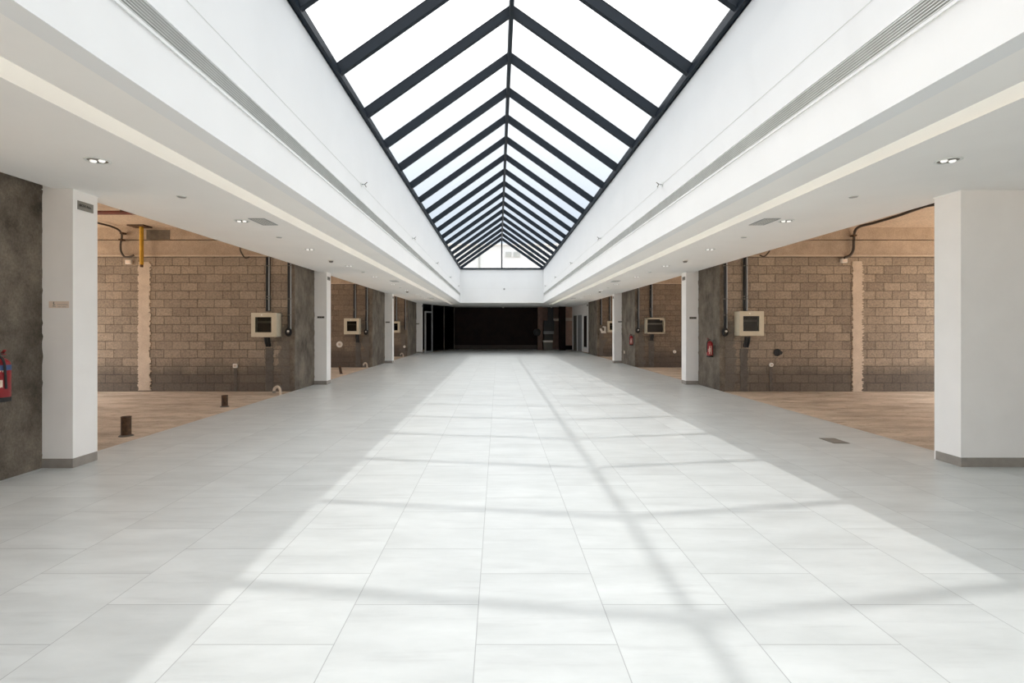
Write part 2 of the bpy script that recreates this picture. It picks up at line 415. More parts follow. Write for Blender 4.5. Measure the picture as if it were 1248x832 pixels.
# ragged concrete column + white clad pillar + skirting
def ragged(mb, x0, x1, y0, y1, z0, z1, amp=0.012, n=46):
    """box whose far x side (x1) wanders along its height"""
    zs = [z0 + (z1 - z0) * k / n for k in range(n + 1)]
    ring = []
    for z in zs:
        j = x1 + random.uniform(-amp, amp)
        ring.append([mb.bm.verts.new((x, y, z)) for x, y in ((x0, y0), (j, y0), (j, y1), (x0, y1))])
    for A, B in zip(ring, ring[1:]):
        for k in range(4):
            mb.bm.faces.new((A[k], A[(k + 1) % 4], B[(k + 1) % 4], B[k]))
    mb.bm.faces.new(ring[0][::-1]); mb.bm.faces.new(ring[-1])
    return mb
ordn = ['nearest', 'second', 'third', 'fourth', 'fifth', 'sixth', 'seventh', 'eighth', 'ninth', 'tenth', 'eleventh', 'twelfth']
for sd, nm in ((-1, 'left'), (1, 'right')):
    for i, (yp, yw) in enumerate(zip(YP, YW)):
        near_right = (sd > 0 and i == 0)
        if sd > 0 and i == 3:
            S(MB().box((sd * HC, yw - 0.03, -0.1), (sd * (HC + 0.13), 28.6, ZSLAB + 0.02)).build('column', M['column']), 'farthest raw concrete column on the right side, against the white wall')
            continue
        if near_right:
            pil = S(MB().box((HP, yp + 0.04, 0.0), (7.9, yp + 0.36, ZSLAB)).build('pillar', M['pillar']), 'wide white pillar nearest on the right side of the hall')
            y0 = yp + 0.04
            MB().box((HP - 0.004, y0 - 0.006, 0.0), (7.9, y0 + 0.3, 0.10)).build('baseboard', M['skirt'], pil)
        else:
            pil = S(ragged(MB(), sd * HP, sd * (HC + 0.0), yp, yp + 0.32, 0.0, ZS + 0.25).build('pillar', M['pillar']), '%s white pillar on the %s side of the hall' % (ordn[i], nm))
            MB().box((sd * (HP - 0.004), yp - 0.006, 0.0), (sd * (HC + 0.015), yp + 0.315, 0.10)).build('baseboard', M['skirt'], pil)
            S(MB().box((sd * HC, yw - 0.03, -0.1), (sd * (HC + 0.13), yp + 0.30, ZSLAB + 0.02)).build('column', M['column']), '%s raw concrete column on the %s side, against a white pillar' % (ordn[i], nm))
        # shadow gap line at the pillar head
        MB().box((sd * (HP - 0.006), yp + (0.034 if near_right else -0.006), ZS - 0.012), (sd * (HC + 0.0 if not near_right else 7.9), yp + (0.37 if near_right else 0.33), ZS - 0.0005)).build('cap', M['soffit'], pil)

# pale plaster strips and grey cement chases on the block walls
def strip(parent, xa, xb, y, z0, z1, m, name, amp=0.03, n=150, th=0.02):
    mb = MB(); ring = []
    for k in range(n + 1):
        z = z0 + (z1 - z0) * k / n
        a, b_ = xa + random.uniform(-amp, amp) * 0.6, xb + random.uniform(-amp, amp)
        ring.append([mb.bm.verts.new(v) for v in ((a, y - th, z), (b_, y - th, z), (b_, y + 0.01, z), (a, y + 0.01, z))])
    for A, B in zip(ring, ring[1:]):
        for k in range(4): mb.bm.faces.new((A[k], A[(k + 1) % 4], B[(k + 1) % 4], B[k]))
    mb.bm.faces.new(ring[0][::-1]); mb.bm.faces.new(ring[-1])
    return mb.build(name, m, parent)
WL = {o.name: o for o in bpy.data.objects if o.name.startswith('wall_block')}
wl2, wr2 = WL['wall_block_left.001'], WL['wall_block_right']
wl3, wr3 = WL['wall_block_left.002'], WL['wall_block_right.001']
a, b_ = P(169, 400, 11.7).x, P(183.5, 400, 11.7).x
strip(wl2, a, b_, 11.7, 0.0, 3.1, M['plaster'], 'plaster_strip', 0.035)
a, b_ = P(1038.5, 400, 11.7).x, P(1051, 400, 11.7).x
strip(wr2, a, b_, 11.7, RAW, 3.12, M['plaster'], 'plaster_strip', 0.04)
for w_, y_, xs in ((wl2, 11.7, ((324, 333, 424, 477), (285.5, 289.5, 449, 477))),
                   (wr2, 11.7, ((902, 911, 425, 477), (937.5, 941.5, 447, 477))),
                   (wl3, 18.9, ((433.5, 439.5, 416, 447),)),
                   (wr3, 18.9, ((790.5, 797, 414, 447),))):
    for xa, xb, ya, yb in xs:
        p, q = P(xa, ya, y_), P(xb, yb, y_)
        strip(w_, p.x, q.x, y_, max(q.z, RAW), p.z, M['cement'], 'cement_fill', 0.02, 24, 0.012)
# stained patch on the left beam
p, q = P(178, 280, 11.65), P(206.5, 291.5, 11.65)
MB().prism([(p.x, 11.662, p.z), (q.x, 11.662, p.z), (q.x, 11.662, q.z), (p.x, 11.662, q.z)], (0, 0.02, 0)).build('stained_patch', M['mesh_patch'], wl2)

# reveal line and grille on the bulkheads
for k, sd in enumerate((-1, 1)):
    S(MB().box((sd * HB, YN, 3.832), (sd * (HB - 0.003), YE, 3.839)).build('trim_%d' % (k + 1), M['white_metal']))
S(MB().box((-HB, YE, 3.846), (HB, YE - 0.004, 3.856)).build('trim_3', M['white_metal']))
for sd, nm in ((-1, 'left'), (1, 'right')):
    t = thing('linear_air_grille', 'long grey slotted air grille running along the %s white bulkhead' % nm, 'air grille', (sd * HB, 12, 3.41), 'linear air grilles')
    y0, y1, x0 = YN + 0.3, YE - 0.18, sd * HB
    z0, z1 = 3.408, 3.556
    f = MB()
    f.box((x0, y0, z0 - 0.022), (x0 - sd * 0.012, y1, z0)).box((x0, y0, z1), (x0 - sd * 0.012, y1, z1 + 0.008))
    f.box((x0, y0 - 0.02, z0 - 0.022), (x0 - sd * 0.012, y0, z1 + 0.008)).box((x0, y1, z0 - 0.022), (x0 - sd * 0.012, y1 + 0.02, z1 + 0.008))
    f.build('frame', M['gypsum'], t)
    MB().box((x0, y0, z0), (x0 - sd * 0.002, y1, z1)).build('back_plate', M['grille_back'], t)
    s_ = MB()
    for k in range(7):
        z = z0 + 0.0106 + k * 0.0211
        s_.prism([(x0 - sd * 0.002, y0, z + 0.005), (x0 - sd * 0.002, y0, z + 0.0085), (x0 - sd * 0.013, y0, z - 0.004), (x0 - sd * 0.013, y0, z - 0.008)], (0, y1 - y0, 0))
    s_.build('louver', M['white_metal'], t)

# ------------------------------------------------------------------ skylight
sky = thing('skylight', 'long gabled glass skylight with dark navy rafters over the hall', 'skylight', (0, 12, ZEAVE))
YR = [5.30 + 1.3588 * k for k in range(-8, 18)]
ex, ez = HB - 0.06, ZEAVE + 0.03
sl = math.atan2(ZR - ez, ex)
dn = Vector((math.sin(sl), 0, math.cos(sl)))
DEP = 0.15
for sd in (-1, 1):
    MB().box((sd * HB, YN - 0.1, ZEAVE), (sd * ex, YE, ZEAVE + 0.075)).build('eave_beam', M['navy'], sky)
    MB().box((sd * (HB + 0.16), YN - 0.1, ZEAVE - 0.02), (sd * (HB + 0.0), YE, ZEAVE + 0.20)).build('outer_sill', M['navy'], sky)
    for y in YR:
        a = Vector((sd * ex, 0, ez)); r = Vector((0, 0, ZR))
        up = Vector((sd * dn.x, 0, dn.z)) * DEP
        pts = [a, r, Vector((0, 0, ZR + DEP / math.cos(sl))), a + up]
        MB().prism([p + Vector((0, y - 0.037, 0)) for p in pts], (0, 0.074, 0)).build('rafter', M['navy'], sky)
    for ya, yb in zip(YR, YR[1:]):
        up0, up1 = Vector((sd * dn.x, 0, dn.z)) * (DEP - 0.02), Vector((sd * dn.x, 0, dn.z)) * (DEP - 0.012)
        a, r = Vector((sd * (ex + 0.02), 0, ez - 0.01)), Vector((0, 0, ZR + 0.0))
        z0, z1 = (DEP - 0.02) / math.cos(sl), (DEP - 0.012) / math.cos(sl)
        pts = [a + up0, r + Vector((0, 0, z0)), r + Vector((0, 0, z1)), a + up1]
        MB().prism([p + Vector((0, ya + 0.037, 0)) for p in pts], (0, yb - ya - 0.074, 0)).build('pane', M['glass'], sky)
MB().box((-0.035, YR[0], ZR - 0.03), (0.035, YE - 0.005, ZR + 0.17)).build('ridge_beam', M['navy'], sky)
MB().box((-0.042, YR[0], ZR + 0.185), (0.042, YE - 0.005, ZR + 0.21)).build('ridge_cap', M['navy'], sky)
# glazed gable at the far end
MB().box((-HB, YE - 0.06, ZEAVE), (HB, YE + 0.02, ZEAVE + 0.085)).build('gable_sill', M['navy'], sky)
MB().box((-0.035, YE - 0.05, ZEAVE + 0.08), (0.035, YE + 0.01, ZR)).build('gable_mullion', M['navy'], sky)
for sd in (-1, 1):
    MB().prism([(sd * 0.035, YE - 0.02, ZEAVE + 0.08), (sd * ex, YE - 0.02, ZEAVE + 0.08), (sd * 0.035, YE - 0.02, ZR + 0.02)], (0, 0.008, 0)).build('gable_pane', M['glass'], sky)

# pale building beyond the gable
bt = thing('building', 'pale rendered building with small grey windows, seen through the skylight gable', 'building', (0.5, 46, -0.2))
pa, pb = P(545, 300, 46), P(705, 300, 46)
MB().box((pa.x, 46, -0.2), (pb.x, 56, 9.4)).build('wall', M['facade'], bt)
MB().box((pa.x - 0.15, 45.85, 9.4), (pb.x + 0.15, 56.1, 9.55)).build('roof_edge', M['facade'], bt)
for xa, xb in ((616, 623.5), (625.5, 634), (643, 650)):
    p, q = P(xa, 307, 46), P(xb, 313, 46)
    MB().box((p.x, 45.93, q.z), (q.x, 46.02, p.z)).build('window', M['facade_window'], bt)
p, q = P(583, 330, 46), P(585.5, 296, 46)
MB().box((p.x, 45.9, -0.2), (q.x, 46.02, 9.4)).build('pilaster', M['facade_window'], bt)

# ------------------------------------------------------------------ ceiling fittings
def downlight(x, y, label, group):
    t = thing('recessed_downlight', label, 'downlight', (x, y, ZS), group)
    MB().lathe([(0.078, -0.001), (0.100, -0.001), (0.100, -0.006), (0.092, -0.010), (0.078, -0.006), (0.078, -0.001)], (x, y, ZS), n=28).build('trim_ring', M['white_metal'], t, True)
    MB().lathe([(0.078, -0.002), (0.070, -0.0015), (0.045, -0.0010), (0.0, -0.0008)], (x, y, ZS), n=28).build('reflector', M['steel_box'], t, True)
    for s_ in (-1, 1):
        MB().lathe([(0.0, -0.020), (0.018, -0.017), (0.026, -0.008), (0.026, -0.002)], (x + s_ * 0.038, y, ZS), n=16).build('lamp', M['lamp_white'], t, True)
DL = [4.32 + 2.43 * k for k in range(11)]
for sd, nm in ((-1, 'left'), (1, 'right')):
    for k, y in enumerate(DL):
        downlight(sd * 3.8, y, '%s round recessed downlight in the %s soffit, counted from the camera' % (ordn[k], nm), 'downlights in the %s soffit' % nm)
    for k, y in enumerate((6.8, 15.4, 24.0)):
        x = sd * 3.52
        t = thing('ceiling_vent', '%s small rectangular grey vent in the %s soffit beside a downlight' % (ordn[k], nm), 'vent', (x, y, ZS), 'ceiling vents')
        f = MB()
        f.box((x - 0.11, y - 0.21, ZS - 0.008), (x + 0.11, y - 0.19, ZS)).box((x - 0.11, y + 0.19, ZS - 0.008), (x + 0.11, y + 0.21, ZS))
        f.box((x - 0.11, y - 0.19, ZS - 0.008), (x - 0.095, y + 0.19, ZS)).box((x + 0.095, y - 0.19, ZS - 0.008), (x + 0.11, y + 0.19, ZS))
        f.build('frame', M['alu'], t)
        MB().box((x - 0.095, y - 0.19, ZS - 0.002), (x + 0.095, y + 0.19, ZS)).build('back_plate', M['steel_box'], t)
        s_ = MB()
        for j in range(5):
            s_.box((x - 0.08 + j * 0.036, y - 0.19, ZS - 0.007), (x - 0.064 + j * 0.036, y + 0.19, ZS - 0.003))
        s_.build('louver', M['white_metal'], t)
    for k, y in enumerate((5.5, 7.95, 12.9, 17.8, 22.6)):
        t = thing('sprinkler_cover', '%s flat round sprinkler cover in the %s soffit, between downlights' % (ordn[k], nm), 'sprinkler cover', (sd * 3.82, y, ZS), 'sprinkler covers')
        MB().lathe([(0.050, 0.0), (0.050, -0.006), (0.042, -0.008), (0.042, 0.0)], (sd * 3.82, y, ZS), n=24).build('mounting_ring', M['white_metal'], t, True)
        MB().lathe([(0.042, -0.002), (0.040, -0.012), (0.0, -0.013)], (sd * 3.82, y, ZS), n=24).build('cover_plate', M['alu'], t, True)
    for k, y in enumerate((10.65, 19.6)):
        t = thing('smoke_detector', '%s smoke detector with domed body in the %s soffit' % (('nearer', 'farther')[k], nm), 'smoke detector', (sd * 3.9, y, ZS), 'smoke detectors')
        MB().lathe([(0.060, 0.0), (0.060, -0.016), (0.050, -0.018)], (sd * 3.9, y, ZS), n=24).build('base', M['white_plastic'], t, True)
        MB().lathe([(0.045, -0.016), (0.045, -0.036), (0.032, -0.052), (0.0, -0.055)], (sd * 3.9, y, ZS), n=24).build('dome', M['steel_box'], t, True)
    for k, y in enumerate((7.83, 12.5, 17.26, 22.0, 26.6)):
        x, z = sd * (HB - 0.004), 3.83
        t = thing('sidewall_sprinkler', '%s small grey sprinkler nozzle on the %s bulkhead above the grille' % (ordn[k], nm), 'sprinkler', (x, y, z), 'sidewall sprinklers')
        MB().lathe([(0.035, 0.0), (0.035, 0.006), (0.0, 0.008)], (x, y, z), (-sd, 0, 0)).build('mounting_ring', M['white_metal'], t, True)
        MB().cyl((x, y, z), (x - sd * 0.055, y, z), 0.010, n=12).build('nozzle', M['alu'], t, True)
        MB().bar((x - sd * 0.055, y, z), (x - sd * 0.095, y, z + 0.035), 0.008, 0.012).bar((x - sd * 0.055, y, z), (x - sd * 0.080, y, z - 0.045), 0.010, 0.012).build('deflector', M['steel_box'], t)
t = thing('sidewall_sprinkler', 'small grey sprinkler nozzle in the middle of the far end bulkhead', 'sprinkler', (P(614.5, 352, YE).x, YE, 3.81), 'sidewall sprinklers')
px_ = P(614.5, 352, YE).x
MB().lathe([(0.06, 0.0), (0.06, 0.01), (0.0, 0.012)], (px_, YE, 3.81), (0, -1, 0)).build('mounting_ring', M['alu'], t, True)
MB().cyl((px_, YE, 3.81), (px_, YE - 0.09, 3.80), 0.03, n=12).build('nozzle', M['steel_box'], t, True)

# ------------------------------------------------------------------ signs on the pillars
def text_obj(body, size, loc, rot, m, parent):
    cu = bpy.data.curves.new('lettering', 'FONT'); cu.body = body; cu.size = size; cu.extrude = 0.0006
    cu.align_x = 'CENTER'; cu.align_y = 'CENTER'; cu.materials.append(m)
    tmp = bpy.data.objects.new('lettering_curve', cu); col.objects.link(tmp)
    bpy.context.view_layer.update()
    me = bpy.data.meshes.new_from_object(tmp.evaluated_get(bpy.context.evaluated_depsgraph_get()))
    bpy.data.objects.remove(tmp)
    o = bpy.data.objects.new('lettering', me); o.location = loc; o.rotation_euler = rot
    col.objects.link(o)
    bpy.context.view_layer.update()
    o.parent = parent; o.matrix_parent_inverse = parent.matrix_world.inverted()
    return o
for sd, nm in ((-1, 'left'), (1, 'right')):
    for i, yp in enumerate(YP):
        if sd > 0 and i in (0, 3): continue
        y0, x = yp + 0.055, sd * HP
        t = thing('wall_sign', 'grey unit plate high on the inner side of the %s %s pillar' % (ordn[i], nm), 'sign', (x, y0 + 0.1, 2.8), 'unit plates on the pillars')
        MB().box((x, y0, 2.795), (x - sd * 0.006, y0 + 0.205, 2.892), 0.002).build('plate', M['plate'], t)
        text_obj('BOX No.', 0.040, (x - sd * 0.0075, y0 + 0.097, 2.846), (PI / 2, 0, PI / 2 if sd < 0 else -PI / 2), M['ink'], t)
# small labels at eye height on the pillar fronts
def front_label(cx, y, z, w, h, label, mt, ink, marks):
    t = thing('pillar_label', label, 'label', (cx, y, z), 'labels on the pillar fronts')
    MB().box((cx - w / 2, y - 0.003, z - h / 2), (cx + w / 2, y, z + h / 2)).build('plate', mt, t)
    mb = MB()
    for (u0, u1, v0, v1) in marks:
        mb.box((cx - w / 2 + u0 * w, y - 0.0045, z - h / 2 + v0 * h), (cx - w / 2 + u1 * w, y - 0.002, z - h / 2 + v1 * h))
    mb.build('printing', ink, t)
lp = P(72, 371, 5.2)
front_label(lp.x, 5.2, lp.z, 0.215, 0.072, 'cream paper label with dark figure on the front of the nearest left pillar', M['paper'], M['skirt'],
            [(0.22, 0.27, 0.50, 0.92), (0.24, 0.32, 0.42, 0.52), (0.20, 0.26, 0.20, 0.34), (0.26, 0.34, 0.18, 0.25), (0.42, 0.95, 0.46, 0.52), (0.45, 0.60, 0.12, 0.18), (0.66, 0.86, 0.12, 0.18)])
for sd, nm, i, px, py in ((-1, 'left', 1, 391, 386.5), (-1, 'left', 2, 472.5, 392.5), (-1, 'left', 3, 509, 394.5), (1, 'right', 1, 844.5, 387.3), (1, 'right', 2, 756, 392)):
    q = P(px, py, YP[i])
    front_label(q.x, YP[i], q.z, 0.19, 0.055, 'small dark printed label on the front of the %s %s pillar' % (ordn[i], nm), M['plate'], M['ink'],
                [(0.06, 0.30, 0.25, 0.8), (0.36, 0.55, 0.2, 0.75), (0.60, 0.92, 0.3, 0.75)])

# ------------------------------------------------------------------ fire extinguishers
def extinguisher(x, y, z, H, tx, label, band=False, panels=((-2.15, -1.98, 0.18, 0.58), (-1.60, -1.42, 0.14, 0.60), (-1.86, -1.76, 0.30, 0.48), (-2.5, -2.4, 0.30, 0.44))):
    """hangs on a column; (x,y,z) foot centre, tx = direction out of the wall"""
    t = thing('fire_extinguisher', label, 'fire extinguisher', (x, y, z), 'wall hung fire extinguishers')
    r = 0.155 * H
    body = MB().lathe([(0, 0), (r * 0.92, 0), (r, 0.02), (r, 0.70 * H), (r * 0.93, 0.755 * H), (r * 0.62, 0.81 * H), (r * 0.30, 0.835 * H), (r * 0.30, 0.86 * H), (0, 0.86 * H)], (x, y, z), n=28).build('tank', M['red'], t, True)
    MB().lathe([(r * 0.93, -0.002), (r * 1.03, 0.0), (r * 1.03, 0.085 * H), (r * 0.99, 0.086 * H)], (x, y, z), n=28).build('foot_ring', M['black'], t, True)
    if band: MB().lathe([(r * 1.015, 0.60 * H), (r * 1.02, 0.601 * H), (r * 1.02, 0.70 * H), (r * 1.0, 0.702 * H)], (x, y, z), n=28).build('blue_band', M['blue_ink'], t, True)
    # white printed panels facing the camera and the hall
    lb = MB()
    for a0, a1, z0, z1 in panels:
        n = 6; lo = []; hi = []
        for k in range(n + 1):
            an = a0 + (a1 - a0) * k / n
            lo.append(lb.bm.verts.new((x + r * 1.012 * math.cos(an), y + r * 1.012 * math.sin(an), z + z0 * H * (0.86 + 0.14 * random.random()))))
            hi.append(lb.bm.verts.new((x + r * 1.012 * math.cos(an), y + r * 1.012 * math.sin(an), z + z1 * H)))
        for k in range(n): lb.bm.faces.new((lo[k], lo[k + 1], hi[k + 1], hi[k]))
    lb.build('label_panel', M['paper'], t, True)
    v = MB().cyl((x, y, z + 0.85 * H), (x, y, z + 0.92 * H), 0.022, n=14)
    v.box((x - 0.02, y - 0.035, z + 0.885 * H), (x + 0.02, y + 0.03, z + 0.915 * H), 0.004)
    v.build('valve', M['steel_box'], t, True)
    hd = MB().bar((x, y + 0.02, z + 0.92 * H), (x + tx * 0.075, y - 0.03, z + 0.985 * H), 0.022, 0.010).bar((x, y + 0.02, z + 0.895 * H), (x + tx * 0.075, y - 0.03, z + 0.905 * H), 0.022, 0.010)
    hd.build('handle', M['red'], t)
    MB().tube([(x, y - 0.03, z + 0.90 * H), (x + tx * 0.05, y - 0.07, z + 0.90 * H), (x + tx * 0.085, y - 0.05, z + 0.78 * H), (x + tx * 0.082, y - 0.03, z + 0.5 * H), (x + tx * 0.080, y - 0.02, z + 0.25 * H)], 0.010).build('hose', M['black'], t, True)
    MB().box((x - tx * (r + 0.045), y - 0.03, z + 0.62 * H), (x - tx * (r - 0.01), y + 0.03, z + 0.90 * H)).build('mounting_bracket', M['steel_box'], t)
    return t
q = P(869.5, 435, 11.92); extinguisher(HC - 0.115, 11.95, q.z, 0.47, -1, 'red fire extinguisher on the concrete column behind the second right pillar')
q = P(771.2, 420.8, 18.93); extinguisher(HC - 0.115, 19.0, q.z, 0.46, -1, 'red fire extinguisher on the farther right column, below a dark conduit')
q = P(4, 489, 4.64); extinguisher(-HC + 0.125, 4.64, q.z, 0.50, 1, 'red fire extinguisher on the near left concrete wall, cut by the picture edge', True, ((-0.95, -0.55, 0.30, 0.42), (-0.9, -0.2, 0.62, 0.66), (-1.5, -1.2, 0.2, 0.5)))

# ------------------------------------------------------------------ electrical boxes on the block walls
def elec_box(yw, xa, xb, za, zb, win, label, door=True, lock=True):
    """front from xa..xb, za..zb; 0.24 m deep on wall face yw; win = window rect as fractions"""
    yf = yw - 0.24
    t = thing('electrical_box', label, 'electrical box', ((xa + xb) / 2, yw, za), 'beige electrical boxes')
    c = MB(); th = 0.012
    c.box((xa, yf, za), (xb, yw, za + th), 0.003).box((xa, yf, zb - th), (xb, yw, zb), 0.003)
    c.box((xa, yf, za), (xa + th, yw, zb), 0.003).box((xb - th, yf, za), (xb, yw, zb), 0.003)
    c.box((xa, yw - th, za), (xb, yw, zb))
    if not door:
        c.box((xa, yf, zb - 0.06), (xb, yf + 0.012, zb)).box((xa, yf, za), (xb, yf + 0.012, za + 0.05))
        c.box((xb - 0.05, yf, za), (xb, yf + 0.012, zb)).box((xa, yf, za), (xa + 0.04, yf + 0.012, zb)).box((xb - 0.2, yf, zb - 0.10), (xb - 0.05, yf + 0.012, zb - 0.05))
    c.build('case', M['beige'], t)
    u0, u1, v0, v1 = win
    X = lambda u: xa + u * (xb - xa); Z = lambda v: za + v * (zb - za)
    if door:
        d = MB()
        d.box((xa, yf - 0.03, za), (X(u0), yf - 0.002, zb), 0.005).box((X(u1), yf - 0.03, za), (xb, yf - 0.002, zb), 0.005)
        d.box((X(u0) - 0.004, yf - 0.03, za), (X(u1) + 0.004, yf - 0.002, Z(v0)), 0.003).box((X(u0) - 0.004, yf - 0.03, Z(v1)), (X(u1) + 0.004, yf - 0.002, zb), 0.003)
        d = d.build('door', M['beige'], t)
        MB().box((X(u0), yf - 0.016, Z(v0)), (X(u1), yf - 0.012, Z(v1))).build('window_pane', M['window_glass'], d)
        if lock:
            MB().cyl((X((u0 + u1) / 2 - 0.06), yf - 0.034, Z(v1 + (1 - v1) * 0.5)), (X((u0 + u1) / 2 - 0.06), yf - 0.028, Z(v1 + (1 - v1) * 0.5)), 0.018).build('lock', M['white_plastic'], d, True)
    # gear inside: back plate and two rails
    g = MB().box((xa + 0.03, yw - 0.03, za + 0.03), (xb - 0.03, yw - 0.014, zb - 0.03))
    g.build('gear_plate', M['dark_in'], t)
    for k, (fv, hh) in enumerate(((0.62, 0.05), (0.32, 0.11))):
        MB().box((xa + 0.06, yw - 0.10, Z(fv) - hh / 2), (xb - 0.06, yw - 0.03, Z(fv) + hh / 2)).build('gear_rail', M['steel_box'] if k == 0 else M['dark_in'], t)
def rect(xl, xr, yt, yb, Y):
    p, q = P(xl, yt, Y), P(xr, yb, Y)
    return p.x, q.x, q.z, p.z
elec_box(11.7, *rect(306.2, 337, 381, 410.5, 11.44), (0.16, 0.80, 0.19, 0.82), 'beige electrical box with window on the first left block wall')
elec_box(11.7, *rect(901.2, 931, 379, 409.2, 11.44), (0.15, 0.80, 0.19, 0.80), 'beige electrical box with window on the first right block wall')
elec_box(18.9, *rect(419, 437.5, 387.8, 407.3, 18.63), (0.20, 0.84, 0.20, 0.82), 'small beige electrical box on the second left block wall')
elec_box(18.9, *rect(788, 811, 387, 406.5, 18.63), (0.1, 0.9, 0.1, 0.9), 'beige electrical box with open doorless front on the second right block wall', door=False)
elec_box(26.2, *rect(472, 486.5, 391.5, 405.2, 25.9), (0.40, 0.86, 0.20, 0.82), 'farthest beige electrical box on the left, half behind the third pillar', lock=False)
elec_box(26.2, *rect(741.5, 756, 391, 404.7, 25.9), (0.12, 0.62, 0.20, 0.82), 'farthest beige electrical box on the right, half behind the third pillar', lock=False)

# conduits coming down the walls
def conduit(yw, px, zlow, label, coil=None, stubless=False, w=5.5):
    x = P(px, 400, yw).x
    k = yw / 11.7
    t = thing('conduit', label, 'conduit', (x, yw - 0.003, zlow), 'wall conduits')
    MB().box((x - 0.055 , yw - 0.016, zlow), (x + 0.055, yw - 0.003, 3.215)).build('channel', M['conduit_grey'], t)
    MB().cyl((x - 0.018, yw - 0.042, zlow + 0.01), (x - 0.018, yw - 0.042, 3.22), 0.024, n=14).build('dark_pipe', M['black'], t, True)
    MB().cyl((x + 0.032, yw - 0.034, zlow + 0.02), (x + 0.032, yw - 0.034, 3.22), 0.013, n=12).build('grey_pipe', M['alu'], t, True)
    for z in (zlow + 0.35, 2.2, 3.0):
        MB().box((x - 0.06, yw - 0.064, z), (x + 0.06, yw - 0.003, z + 0.02)).build('clip', M['steel_box'], t)
    if coil:
        mb = MB()
        for j in range(2):
            rr = 0.085 - 0.025 * j
            mb.tube([(x - 0.02 + rr * math.cos(a_) * 0.8, yw - 0.05 - 0.02 * j, zlow - 0.05 + rr * math.sin(a_) * 1.1) for a_ in [1.6 + kk * 0.52 for kk in range(13)]], 0.014)
        mb.build('cable_loop', M['black'], t, True)
        MB().cyl((x - 0.01, yw - 0.075, zlow - 0.03), (x - 0.01, yw - 0.10, zlow - 0.03), 0.026, n=12).build('plug', M['white_plastic'], t, True)
conduit(11.7, 327, 2.0 - 0.09, 'dark conduit running down into the first left electrical box')
conduit(11.7, 353.5, P(0, 402, 11.7).z, 'dark conduit ending in a black cable loop beside the first left box', coil=True)
conduit(11.7, 908, 2.0 - 0.09, 'dark conduit running down into the first right electrical box')
conduit(11.7, 883.5, P(0, 402, 11.7).z, 'dark conduit ending in a white plug above the right fire extinguisher', coil=True)
conduit(18.9, 432.5, P(0, 388, 18.9).z, 'dark conduit running down into the second left electrical box')
conduit(18.9, 447, P(0, 403, 18.9).z, 'dark conduit ending in a black loop beside the second left box', coil=True)
conduit(18.9, 793.5, P(0, 387, 18.9).z, 'dark conduit running down into the open doorless box on the right')
conduit(18.9, 777.5, P(0, 401, 18.9).z, 'dark conduit ending above the farther right fire extinguisher', coil=True)
conduit(26.2, 483, P(0, 391, 26.2).z, 'dark conduit above the farthest left electrical box')
conduit(26.2, 494, P(0, 402, 26.2).z, 'dark conduit beside the farthest left electrical box')
conduit(26.2, 743, P(0, 391, 26.2).z, 'dark conduit above the farthest right electrical box')
conduit(26.2, 732.5, P(0, 396, 26.2).z, 'dark conduit ending above the torn white sheet on the far right')
def stub(yw, px, yt, yb, label):
    a, b = P(px, yt, yw), P(px, yb, yw)
    mb = MB()
    for dx in (-0.035, 0.03):
        mb.tube([(a.x + dx, yw - 0.12, a.z - 0.025), (a.x + dx, yw - 0.10, (a.z + b.z) / 2), (a.x + dx * 0.9, yw - 0.045, b.z + 0.02)], 0.036, 12)
    tag(mb.build('conduit_stub', M['black'], None, True), label, 'conduit stub', 'pipe stubs below the boxes')
stub(11.7, 328.5, 410, 422.5, 'short black twin pipe stub below the first left electrical box')
stub(11.7, 908, 409, 423.5, 'short black twin pipe stub below the first right electrical box')
stub(18.9, 436.3, 406.5, 417, 'short black pipe stub below the second left electrical box')
stub(18.9, 793.8, 406.5, 415, 'short black pipe stub below the open doorless box')

# sockets and patches on the walls
def socket(px, py, Y, w, h, label, rnd=False, cat='wall socket'):
    p = P(px, py, Y)
    t = thing('wall_socket', label, cat, (p.x, Y, p.z), 'white wall sockets')
    if rnd:
        MB().lathe([(0, 0.0), (w / 2, 0.0), (w / 2, 0.03), (w * 0.42, 0.036), (0, 0.036)], (p.x, Y - 0.0, p.z), (0, -1, 0)).build('plate', M['white_plastic'], t, True)
        MB().lathe([(w * 0.2, 0.036), (w * 0.2, 0.040), (0, 0.040)], (p.x, Y, p.z), (0, -1, 0), 16).build('knockout', M['plaster'], t)
    else:
        MB().box((p.x - w / 2, Y - 0.045, p.z - h / 2), (p.x + w / 2, Y, p.z + h / 2), 0.008).build('plate', M['white_plastic'], t)
        MB().box((p.x - w * 0.3, Y - 0.050, p.z - h * 0.25), (p.x + w * 0.3, Y - 0.044, p.z + h * 0.25), 0.002).build('insert', M['plaster'], t)
socket(287.5, 445.5, 11.7, 0.105, 0.095, 'white socket low on the first left block wall')
socket(939.5, 444.3, 11.7, 0.10, 0.10, 'round white wall box low on the first right block wall', True)
socket(822, 428.5, 18.9, 0.12, 0.11, 'small white wall box low on the second right block wall', True)
socket(414, 419.5, 18.9, 0.24, 0.20, 'large white round wall box on the second left block wall', True)
socket(493, 422.3, 26.2, 0.13, 0.12, 'small white wall box on the farthest left block wall', True)
p = P(763.5, 429, 20.4)
t = thing('wall_socket', 'tiny pale wall box low on the column beside the third right pillar', 'wall socket', (HC, 20.4, p.z), 'white wall sockets')
MB().box((HC - 0.03, 20.33, p.z - 0.06), (HC, 20.47, p.z + 0.06), 0.006).build('plate', M['plaster'], t)
